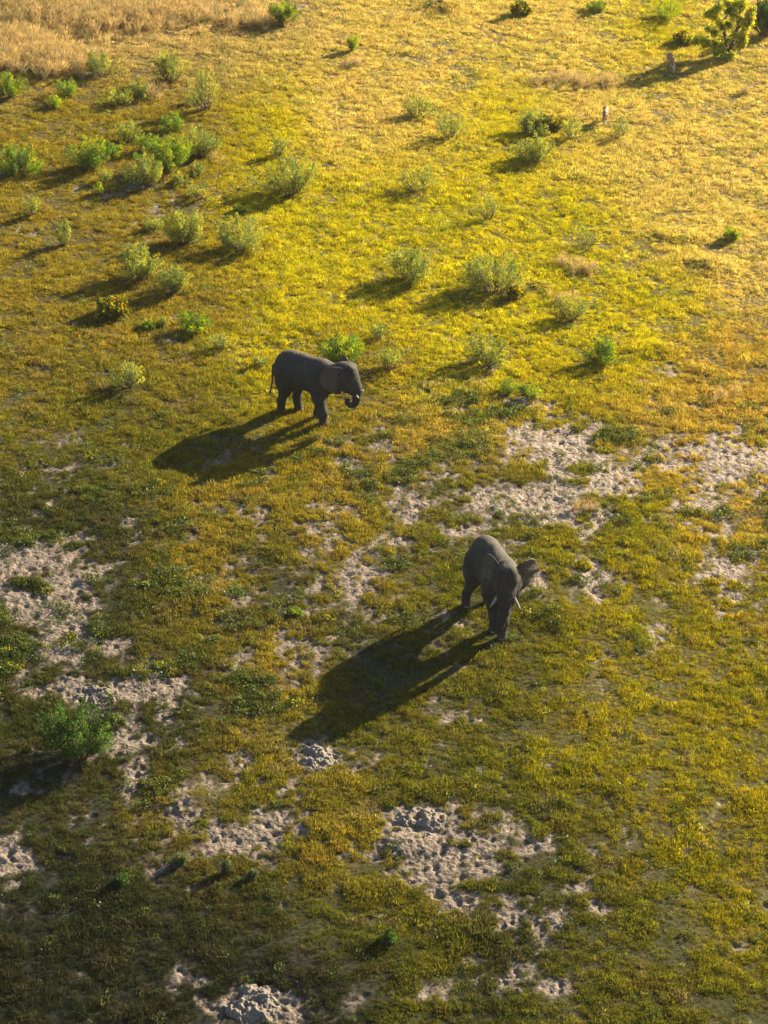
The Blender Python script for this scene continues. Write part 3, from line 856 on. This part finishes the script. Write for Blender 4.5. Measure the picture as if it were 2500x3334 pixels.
def shrub(px, py, w, h, kind, label, seed, dens=1.0, name='shrub', group='shrubs scattered over the plain', lean=0.0):
    w, h = w * 1.45, h * 1.26
    x, y, z = at(px, py); s = px_per_m(x, y, z); R = np.random.default_rng(seed)
    W_ = w / s * .5; Hh = max(.45 * W_ * 2, (h / s - .20 * 2 * W_) / .866)
    root = empty(name, (x, y, z - .03), 0)
    round_leaf = kind == 'P'
    npl = int(np.clip(9 + 26 * W_ * dens, 6, 48)); lines = []; Cs = []; Ds = []; cols = []
    lobes = R.uniform(0, 6.283, 5)
    for k in range(npl):
        a = R.uniform(0, 6.283); q = math.sqrt(R.uniform(.02, 1))
        q *= .78 + .32 * math.sin(a * 2 + lobes[0]) * math.sin(a + lobes[1])
        top = (1 - .48 * q * q) * R.uniform(.62, 1.05)
        tip = np.array([W_ * q * math.cos(a) + lean * Hh * .2, W_ * q * math.sin(a) * .9, Hh * top])
        base = np.array([.10 * W_ * math.cos(a), .10 * W_ * math.sin(a), 0])
        mid = np.array([tip[0] * .72, tip[1] * .72, tip[2] * .40]) + R.normal(0, .06, 3)
        line = bez(base, mid, tip, 6)
        rad = np.linspace(.013, .003, 6)[:, None] * (.7 + .5 * Hh)
        lines.append(np.hstack([line, rad]))
        nl = int((85 if not round_leaf else 75) * dens * np.clip(Hh, .45, 2.2) * R.uniform(.6, 1.4))
        lo = .42 if dens < .7 else (.28 if not round_leaf else .12)
        t = lo + (1 - lo) * R.uniform(0, 1, nl) ** .75
        tt = t[:, None]; P = (1 - tt) ** 2 * base + 2 * tt * (1 - tt) * mid + tt * tt * tip
        dr = (tip - mid) / np.linalg.norm(tip - mid)
        pr = .035 + .17 * np.sin(math.pi * np.clip((t - lo) / (1 - lo), 0, 1) ** 1.4) * W_ ** .5
        off = R.normal(size=(nl, 3)); off /= np.linalg.norm(off, axis=1)[:, None]; off *= (pr * R.uniform(.2, 1.1, nl) ** .6)[:, None]
        P = P + off; P[:, 2] = np.maximum(P[:, 2], .03)
        Cs.append(P); Ds.append(np.repeat(dr[None] * 1.0, nl, 0) + off * 4)
        base_c = np.array(SCOL[kind][R.integers(0, 3)]) * R.uniform(.8, 1.2)
        cc = base_c * R.uniform(.55, 1.45, (nl, 1)) * np.stack([R.uniform(.85, 1.2, nl), np.ones(nl), np.ones(nl)], -1)
        if round_leaf:
            o_ = (R.uniform(size=nl) < .07)[:, None]; cc = np.where(o_, np.array([.42, .16, .03]), cc)
            o_ = (R.uniform(size=nl) < .35)[:, None]; cc = np.where(o_, np.array([.06, .11, .02]), cc)
        dry = (R.uniform(size=nl) < .04)[:, None]; cc = np.where(dry, np.array([.35, .22, .08]), cc)
        cols.append(cc)
    # a few bare grey twigs low down
    for k in range(int(npl * .5)):
        a = R.uniform(0, 6.283); e = np.array([W_ * .7 * math.cos(a), W_ * .7 * math.sin(a), Hh * R.uniform(.15, .5)])
        lines.append(np.hstack([bez(np.zeros(3), e * [.5, .5, .2], e, 5), np.linspace(.010, .003, 5)[:, None]]))
    V, T = thin_tubes(lines)
    obj('stem', mesh_from('stem', V, T), WOOD, root)
    C = np.concatenate(Cs); D = np.concatenate(Ds)
    V, T = leaf_cloud(C, D, .078 if not round_leaf else .095, R, .42 if not round_leaf else .95)
    me = mesh_from('foliage', V, T, False)
    colour_attr(me, 'tint', np.repeat(np.concatenate(cols), 4, 0))
    obj('foliage', me, LEAF, root)
    tag(root, label, 'shrub' if name == 'shrub' else name.replace('_', ' '), group)
    return root

SHRUBS = [
 (30,312,100,80,'G',1,'fresh green leafy bush cut by the left edge below the tan grass stand'),
 (222,318,80,66,'G',.8,'small green bush just below the tan grass, right of the leftmost bush'),
 (179,352,48,44,'Y',.9,'tiny bright lime green sprig beside a green bush below the tan grass'),
 (330,242,112,88,'S',.8,'loose sage green shrub standing at the foot of the tan dry grass'),
 (553,264,112,104,'S',.8,'tall loose pale green shrub, highest of the left hand cluster'),
 (392,340,90,60,'S',.8,'low wide sage shrub with dry grass round its base, upper left cluster'),
 (450,318,66,60,'S',.8,'narrow upright sage shrub touching a low wide one, upper left cluster'),
 (668,356,90,125,'S',.55,'tall sparse see-through shrub at the right rim of the upper left cluster'),
 (628,338,56,44,'S',.7,'little pale shrub leaning on a tall sparse see-through one'),
 (420,462,82,78,'S',.8,'pointed sage shrub among dry orange grass in the left cluster'),
 (565,427,84,62,'G',.9,'rounded green shrub above the dense middle of the left cluster'),
 (645,507,104,98,'S',1,'broad shrub at the right edge of the dense left cluster, brown stems showing'),
 (545,552,170,122,'G',1.2,'widest and densest green bush in the middle of the left cluster'),
 (480,492,80,62,'G',1,'dark green bush tucked behind the left shoulder of the widest bush'),
 (483,604,112,104,'S',1,'round sage shrub at the front of the left cluster casting shade left'),
 (590,602,60,46,'S',.7,'low sage shrub between two bushes at the front of the left cluster'),
 (640,574,54,50,'S',.9,'compact pale shrub at the lower right corner of the left cluster'),
 (293,550,132,112,'G',1.1,'dense green bush with ragged top standing apart, left of the widest bush'),
 (362,507,64,42,'G',.9,'low green bush joined to the right flank of the ragged dense bush'),
 (54,562,132,102,'G',1.1,'big green bush at the left edge, level with the dense cluster'),
 (347,592,52,48,'S',.6,'wispy sage sprig in front of the ragged dense bush'),
 (320,632,38,42,'Y',.7,'small yellow green sprig on bare shaded soil, left side'),
 (105,700,64,64,'S',.6,'thin sage shrub alone near the left edge over dark shade'),
 (650,645,80,60,'S',.55,'faint sparse shrub with brown stems, right below the left cluster'),
 (781,692,42,24,'G',1,'tiny vivid green plant low in the yellow grass'),
 (212,797,52,78,'S',.7,'narrow upright shrub alone in brown grass, left side'),
 (597,787,132,112,'S',1.1,'large pale sage shrub with a dense rounded crown, left of a matching wide one'),
 (494,747,66,46,'S',.8,'low pale shrub behind the left shoulder of the large pale sage shrub'),
 (781,804,172,112,'S',.9,'wide pale sage shrub, right one of the pair, spreading low to the right'),
 (450,900,142,112,'S',1.1,'twin-peaked green shrub, its two tall plumes pointing up'),
 (559,950,112,94,'S',1,'V shaped sage shrub beside the twin-peaked one'),
 (624,1080,102,78,'G',1,'dense green shrub with its left side in shade, below the V shaped one'),
 (477,1068,50,30,'G',1,'small low dark green bush left of the dense shaded one'),
 (528,1062,48,36,'S',.8,'small pale bush between two darker bushes, left of the elephant'),
 (721,1132,84,52,'S',.6,'faint feathery shrub up and left of the side-on elephant'),
 (418,1257,112,86,'S',.65,'sparse loose green shrub alone in the olive grass left of the elephant'),
 (846,1192,52,40,'S',.7,'small feathery shrub just above the rump of the side-on elephant'),
 (1116,1180,150,104,'G',1.3,'dense dark green bush right behind the back of the side-on elephant'),
 (1236,1107,60,64,'S',.6,'small upright shrub up right of the dense bush behind the elephant'),
 (1270,1202,92,80,'S',.6,'loose shrub to the right of the side-on elephant and level with its back'),
 (1336,912,160,112,'S',1,'broad pale shrub in yellow grass, left one of the two in the middle'),
 (1610,947,205,104,'S',1.1,'very wide many-lobed shrub in the middle of the yellow grass'),
 (1860,1036,112,88,'S',.8,'blue green shrub with bare stems casting a long shadow to the lower left'),
 (1592,712,80,84,'S',.4,'see-through wiry shrub with a reddish base in yellow grass'),
 (1912,800,86,74,'S',.35,'faintest wiry shrub, almost leafless, with tan grass below it'),
 (1580,1184,142,108,'S',.8,'big loose shrub over dry brown grass, right of the side-on elephant'),
 (1960,1176,116,88,'G',.9,'fresh green shrub at the upper rim of the big sand patch'),
 (1648,1276,72,54,'G',.8,'small green shrub, left one of two above the sand patch'),
 (1728,1294,76,62,'G',.8,'small green shrub, right one of two above the sand patch'),
 (925,78,92,80,'G',1.2,'dense green bush cut off near the top edge, left of the middle'),
 (1148,167,38,54,'Y',1,'tiny upright yellow green bush alone near the top'),
 (1358,380,114,60,'S',.7,'pale shrub leaning right over its long dark shadow, upper middle'),
 (1462,448,112,92,'S',.6,'open shrub with a dark base, right of the leaning pale one'),
 (1360,618,132,84,'S',.6,'hazy loose sage shrub in the bright yellow grass'),
 (902,508,64,68,'S',.6,'loose pale shrub casting a narrow shade, between cluster and middle'),
 (950,630,200,80,'S',1.3,'long low mounded bush with a dark shaded front, middle of the yellow grass'),
 (1735,434,120,84,'S',1.1,'dense pale shrub half hiding a dark round-leaved bush'),
 (1745,524,134,84,'S',1,'bright spreading shrub right in front of the dense pale one'),
 (1856,452,78,68,'S',.6,'fan shaped wiry shrub right of the dense pale one'),
 (2018,442,62,72,'S',.35,'ghostly sparse shrub right of the nearer antelope'),
 (2160,60,110,64,'Y',.7,'airy yellow green shrub at the top, left of the tree'),
 (1940,38,62,22,'G',1,'low green bush at the top edge between shade patches'),
 (2490,118,110,124,'D',1.4,'dark green bush cut by the right edge next to the tree'),
 (2378,784,50,46,'Y',1.5,'small round lime green bush alone on the right with a short shadow'),
 (258,2462,265,200,'D',1.7,'largest shrub of all, dark green and dense, alone on sand at lower left'),
 (585,2813,46,42,'N',1.1,'small pale grey green plant in dark grass at lower left'),
 (826,2861,34,34,'N',1,'tiny blue green plant in the dark grass, right of a pale one'),
 (404,2880,54,42,'D',1.2,'small dark bush in the dark grass below the left sand patch'),
 (1268,3072,64,54,'D',1,'small dark green bush near the bottom, middle'),
 (735,2845,40,60,'N',.8,'thin upright grey green plant in the dark grass between two tiny ones'),
 (965,2005,40,30,'G',1,'tiny leafy green bush beside the sand between the two elephants'),
]
for i, (px_, py_, w_, h_, k_, dn_, lb_) in enumerate(SHRUBS):
    shrub(px_, py_, w_, h_, k_, lb_, 100 + i, dn_)
for i, (px_, py_, w_, h_, lb_) in enumerate([
        (376,487,52,34,'little yellow round-leaved bush inside the left cluster'),
        (358,1025,104,70,'glossy yellow-edged round-leaved bush with a black shadow on the left'),
        (1675,972,56,44,'small reddish round-leaved bush at the foot of the many-lobed shrub'),
        (1690,52,60,52,'small round-leaved bush near the top edge right of the middle'),
        (1782,430,88,64,'dark round-leaved bush with glittering leaves beside the dense pale shrub'),
        (2218,142,66,40,'low glittering round-leaved bush left of the tree')]):
    shrub(px_, py_, w_, h_, 'P', lb_, 300 + i, 1.25, 'round_leaved_bush', 'round-leaved bushes')

def tree(px, py):
    x, y, z = at(px, py); R = np.random.default_rng(12)
    root = empty('tree', (x, y, z - .05)); root.scale = (.78,) * 3
    limbs = [((0, 0, 0), (-.15, .1, 1.3), (-.35, .2, 2.6), .17, .09), ((.10, 0, 0), (.42, .1, 1.2), (.75, 0, 2.7), .16, .08),
             ((-.1, .0, .2), (-.9, -.3, .8), (-1.9, -.3, 1.25), .09, .04), ((-.25, .1, 1.9), (-.7, .2, 2.5), (-1.15, .1, 3.1), .08, .035),
             ((.6, .0, 2.0), (1.1, .1, 2.3), (1.35, .1, 2.9), .07, .03), ((-.33, .15, 2.4), (-.1, .2, 3.0), (.1, .1, 3.55), .08, .03),
             ((.7, 0, 2.5), (.6, 0, 3.1), (.75, .1, 3.7), .07, .03), ((-.2, .1, 1.3), (-.9, .2, 1.5), (-1.3, .2, 1.9), .06, .03),
             ((.3, 0, .8), (.7, -.1, 1.0), (.95, -.1, 1.35), .06, .03), ((0, 0, .1), (-.5, -.5, .3), (-.7, -.8, .5), .06, .03)]
    lines = []; Cs = []; Ds = []; cols = []
    tv, tt = [], []; o = 0
    for a, b, c, r0, r1 in limbs:
        P = bez(np.array(a), np.array(b), np.array(c), 9); P[1:-1] += R.normal(0, .02, (7, 3))
        v, t = tube(np.hstack([P, np.linspace(r0, r1, 9)[:, None]]), 8); tv.append(v); tt.append(t + o); o += len(v)
    obj('trunk', mesh_from('trunk', np.concatenate(tv), np.concatenate(tt)), BARK, root)
    clumps = [(-1.15,.1,3.1,.55),(-.6,.2,3.3,.6),(.1,.1,3.6,.6),(.75,.1,3.6,.6),(1.3,.1,3.0,.5),(1.5,0,2.5,.42),(1.15,0,2.2,.35),(-.9,.2,2.6,.45),(.3,-.1,3.0,.5),
              (-1.3,.2,1.95,.4),(-1.9,-.3,1.3,.45),(-1.45,-.3,1.15,.4),(-.9,-.2,1.1,.4),(.95,-.1,1.4,.42),(1.1,-.1,1.0,.38),(.75,-.2,.8,.3),(-.7,-.8,.45,.4),(-.3,-.5,.5,.35),(.3,-.5,.25,.35),
              (-2.3,-.3,1.2,.3),(-.1,0,1.2,.22),(.1,-.1,2.2,.3),(1.45,.0,3.4,.3),(-.2,.1,4.0,.35),(.6,0,4.0,.3),(-1.5,0,2.9,.3),(-.4,-.1,2.3,.5),(.7,-.2,2.5,.45),(-.8,-.1,1.7,.45),(1.0,-.1,1.9,.42),(.2,-.3,1.7,.3),(-.5,-.4,1.0,.4),(.1,-.2,3.2,.5),(-1.0,-.1,2.9,.4)]
    for cx, cy, cz, r in clumps:
        near = min(limbs, key=lambda l: np.linalg.norm(np.array(l[2]) - (cx, cy, cz)))
        for k in range(int(9 + 26 * r)):
            d = R.normal(size=3); d /= np.linalg.norm(d); e = np.array([cx, cy, cz]) + d * r * R.uniform(.4, 1.05)
            a = np.array(near[2]) * .6 + np.array([cx, cy, cz]) * .4
            L = bez(a, (a + e) / 2 + [0, 0, .08], e, 4); lines.append(np.hstack([L, np.linspace(.012, .004, 4)[:, None]]))
            nl = R.integers(22, 40); t = R.uniform(.35, 1.05, nl)[:, None]
            P = a + (e - a) * t + R.normal(0, .07, (nl, 3)); Cs.append(P); Ds.append(R.normal(size=(nl, 3)) + [0, 0, -.4])
            cc = np.array([(.66, .66, .04), (.42, .48, .03), (.14, .20, .02), (.75, .62, .05)])[R.choice(4, p=[.32, .28, .25, .15])]
            cc = cc * R.uniform(.8, 1.25, (nl, 1)); oo = (R.uniform(size=nl) < .05)[:, None]; cols.append(np.where(oo, np.array([.5, .2, .03]), cc))
    V, T = thin_tubes(lines); tag(obj('branch', mesh_from('branch', V, T), WOOD, root), kind='stuff')
    C = np.concatenate(Cs); C[:, 2] = np.maximum(C[:, 2], .05)
    V, T = leaf_cloud(C, np.concatenate(Ds), .105, R, .95)
    me = mesh_from('crown', V, T, False); colour_attr(me, 'tint', np.repeat(np.concatenate(cols), 4, 0))
    obj('crown', me, LEAF, root)
    tag(root, 'small crooked twin-trunked tree with yellow green round leaves near the upper right corner', 'tree')
tree(2366, 182)

# ------------------------------------------------------------------ sand mounds thrown up by burrowing and digging
MOUND = N('mound_sand')
_tc = MOUND.n('TexCoord'); _n = MOUND.n('TexNoise', Scale=7.0, Detail=7.0, Roughness=.65); MOUND.l(_tc.outputs['Object'], _n.inputs['Vector'])
_c = MOUND.ramp(_n.outputs[0], [(.3, (.19, .158, .128)), (.7, (.27, .23, .19))])
_p = MOUND.n('BsdfPrincipled', Roughness=.95); MOUND.l(_c, _p.inputs['Base Color'])
_b = MOUND.n('Bump', Distance=.12, Strength=.9); MOUND.l(_n.outputs[0], _b.inputs['Height']); MOUND.l(_b.outputs[0], _p.inputs['Normal']); MOUND.l(_p.outputs[0], MOUND.out.inputs[0])

def mound(px, py, w, d, h, label, seed, holes=()):
    x, y, z = at(px, py); s = px_per_m(x, y, z); a, b = w / s / 2, d / s
    n = 110; R = np.random.default_rng(seed)
    u = np.linspace(-1.25, 1.25, n); X, Y = np.meshgrid(u * a, u * b, indexing='ij')
    q = np.hypot(X / a, Y / b) * (1 + .18 * fbm(X + x, Y + y, .9, seed, 2))
    zz = h * .5 * sstep(1.12, .1, q) * (1 + .9 * fbm(X + x, Y + y, .6, seed + 1, 4, .7)) + .13 * fbm(X + x, Y + y, .28, seed + 2, 4, .75) * sstep(1.2, .8, q)
    for hx, hy, hr, hd in holes:
        zz -= hd * np.exp(-(np.hypot(X - hx * a, Y - hy * b) / hr) ** 3)
    Z = height(X + x, Y + y) - z + zz - .07 * sstep(.85, 1.2, q)
    V = np.stack([X, Y, Z], -1).reshape(-1, 3)
    i = np.arange(n - 1)[:, None] * n + np.arange(n - 1)[None, :]
    Q = np.stack([i, i + n, i + n + 1, i + 1], -1).reshape(-1, 4)
    o = obj('sand_mound', mesh_from('sand_mound', V, Q), MOUND.m, None, (x, y, z)); tag(o, label, 'sand mound', 'sand mounds')
mound(1030, 2462, 165, 88, .34, 'rounded heap of bare pale sand between grass, left one beside green tufts', 11, [(-.45, .05, .28, .16)])
mound(1372, 2680, 185, 95, .36, 'broken sand mound with dark dug holes on the bare patch near the bottom', 13, [(-.15, -.45, .30, .34), (-.1, .25, .24, .22)])
mound(820, 3268, 215, 105, .42, 'ridged burrow mound of bare sand cut by the bottom edge', 17, [(-.75, .35, .35, .40)])
mound(1700, 3190, 150, 80, .14, 'low churned ring of bare sand near the bottom right', 19, [(.1, .0, .45, .20)])
mound(320, 2255, 150, 70, .14, 'flat pale heap of trampled sand behind the largest shrub', 23, [])

# ------------------------------------------------------------------ two small antelopes
ACOAT = N('antelope_coat')
_t = ACOAT.n('TexCoord'); _s = ACOAT.n('SeparateXYZ'); ACOAT.l(_t.outputs['Object'], _s.inputs[0])
_nz = ACOAT.n('TexNoise', Scale=9.0, Detail=3.0); ACOAT.l(_t.outputs['Object'], _nz.inputs['Vector'])
_m = ACOAT.n('Math', _operation='MULTIPLY_ADD', i1=.12); ACOAT.l(_nz.outputs[0], _m.inputs[0]); ACOAT.l(_s.outputs['Z'], _m.inputs[2])
_c = ACOAT.ramp(_m.outputs[0], [(.30, (.62, .48, .36)), (.50, (.60, .42, .28)), (.58, (.36, .19, .10)), (.80, (.30, .17, .10))])
_p = ACOAT.n('BsdfPrincipled', Roughness=.75); ACOAT.l(_c, _p.inputs['Base Color']); ACOAT.l(_p.outputs[0], ACOAT.out.inputs[0])
HORN = simple('horn', (.05, .04, .035), .5, .4)

def antelope(px, py, heading, label, size):
    x, y, z = at(px, py); root = empty('antelope', (x, y, z), heading); root.scale = (size,) * 3
    B = Body((-.95, -.35, -.05), (1.05, .35, 1.3), .019)
    B.ell((0, 0, .70), (.50, .155, .19), .12); B.ell((-.34, 0, .74), (.22, .15, .19), .1); B.ell((.34, 0, .70), (.20, .14, .21), .1)
    for s in (-1, 1):
        f = .04 * s
        B.chain([(-.40, s * .09, .72, .12), (-.34 + f, s * .09, .52, .075), (-.47 + f, s * .08, .32, .030), (-.42 + f, s * .08, .06, .020), (-.39 + f, s * .08, .0, .026)], .04)
        B.chain([(.36, s * .08, .66, .09), (.34 - f, s * .085, .46, .045), (.36 - f, s * .08, .26, .026), (.36 - f, s * .08, .05, .019), (.38 - f, s * .08, .0, .025)], .04)
    B.chain([(.42, 0, .78, .12), (.58, 0, .70, .085), (.72, 0, .50, .065), (.78, 0, .36, .06)], .06)      # neck lowered to graze
    B.chain([(.76, 0, .38, .075), (.84, 0, .24, .055), (.89, 0, .12, .032)], .05)
    for s in (-1, 1):
        B.chain([(.72, s * .05, .42, .03), (.66, s * .13, .50, .034), (.63, s * .18, .53, .012)], .02)
    B.chain([(-.54, 0, .80, .035), (-.60, 0, .66, .03), (-.58, 0, .52, .018)], .04)
    V, Q = B.mesh()
    obj('body', mesh_from('antelope_body', V, Q), ACOAT.m, root)
    for s in (-1, 1):
        P = [(.77, s * .035, .44, .014), (.78, s * .08, .56, .012), (.72, s * .12, .66, .010), (.70, s * .10, .78, .004)]
        obj('horn', mesh_from('horn', *tube(P, 6)), HORN, root)
        obj('eye', mesh_from('eye', *ball((.815, s * .055, .33), (.012, .010, .012), 6)), EYE, root)
    tag(root, label, 'antelope', 'antelopes grazing')
antelope(1970, 398, math.radians(-98), 'pale brown antelope grazing head down in full sun, the nearer of the two', .80)
antelope(2183, 222, math.radians(-82), 'pale brown antelope grazing inside the long shadow of the tree', .80)

# ------------------------------------------------------------------ the evening air
def haze():
    v, t = [], []
    x0, x1, y0, y1, z0, z1 = -9500, 9500, -9500, 9800, -12.0 - 8, H + 3
    v = np.array([(x, y, z) for x in (x0, x1) for y in (y0, y1) for z in (z0, z1)], float)
    q = np.array([(0, 1, 3, 2), (4, 6, 7, 5), (0, 4, 5, 1), (2, 3, 7, 6), (0, 2, 6, 4), (1, 5, 7, 3)])
    g = N('haze'); p = g.n('VolumePrincipled', Density=HAZE); p.inputs['Color'].default_value = (.95, .93, .88, 1); p.inputs['Anisotropy'].default_value = .7
    g.l(p.outputs[0], g.out.inputs['Volume'])
    o = obj('haze', mesh_from('haze', v, q, False), g.m)
    tag(o, 'thin golden evening haze lying over the whole plain', 'haze', kind='stuff')
HAZE = .00013
haze()
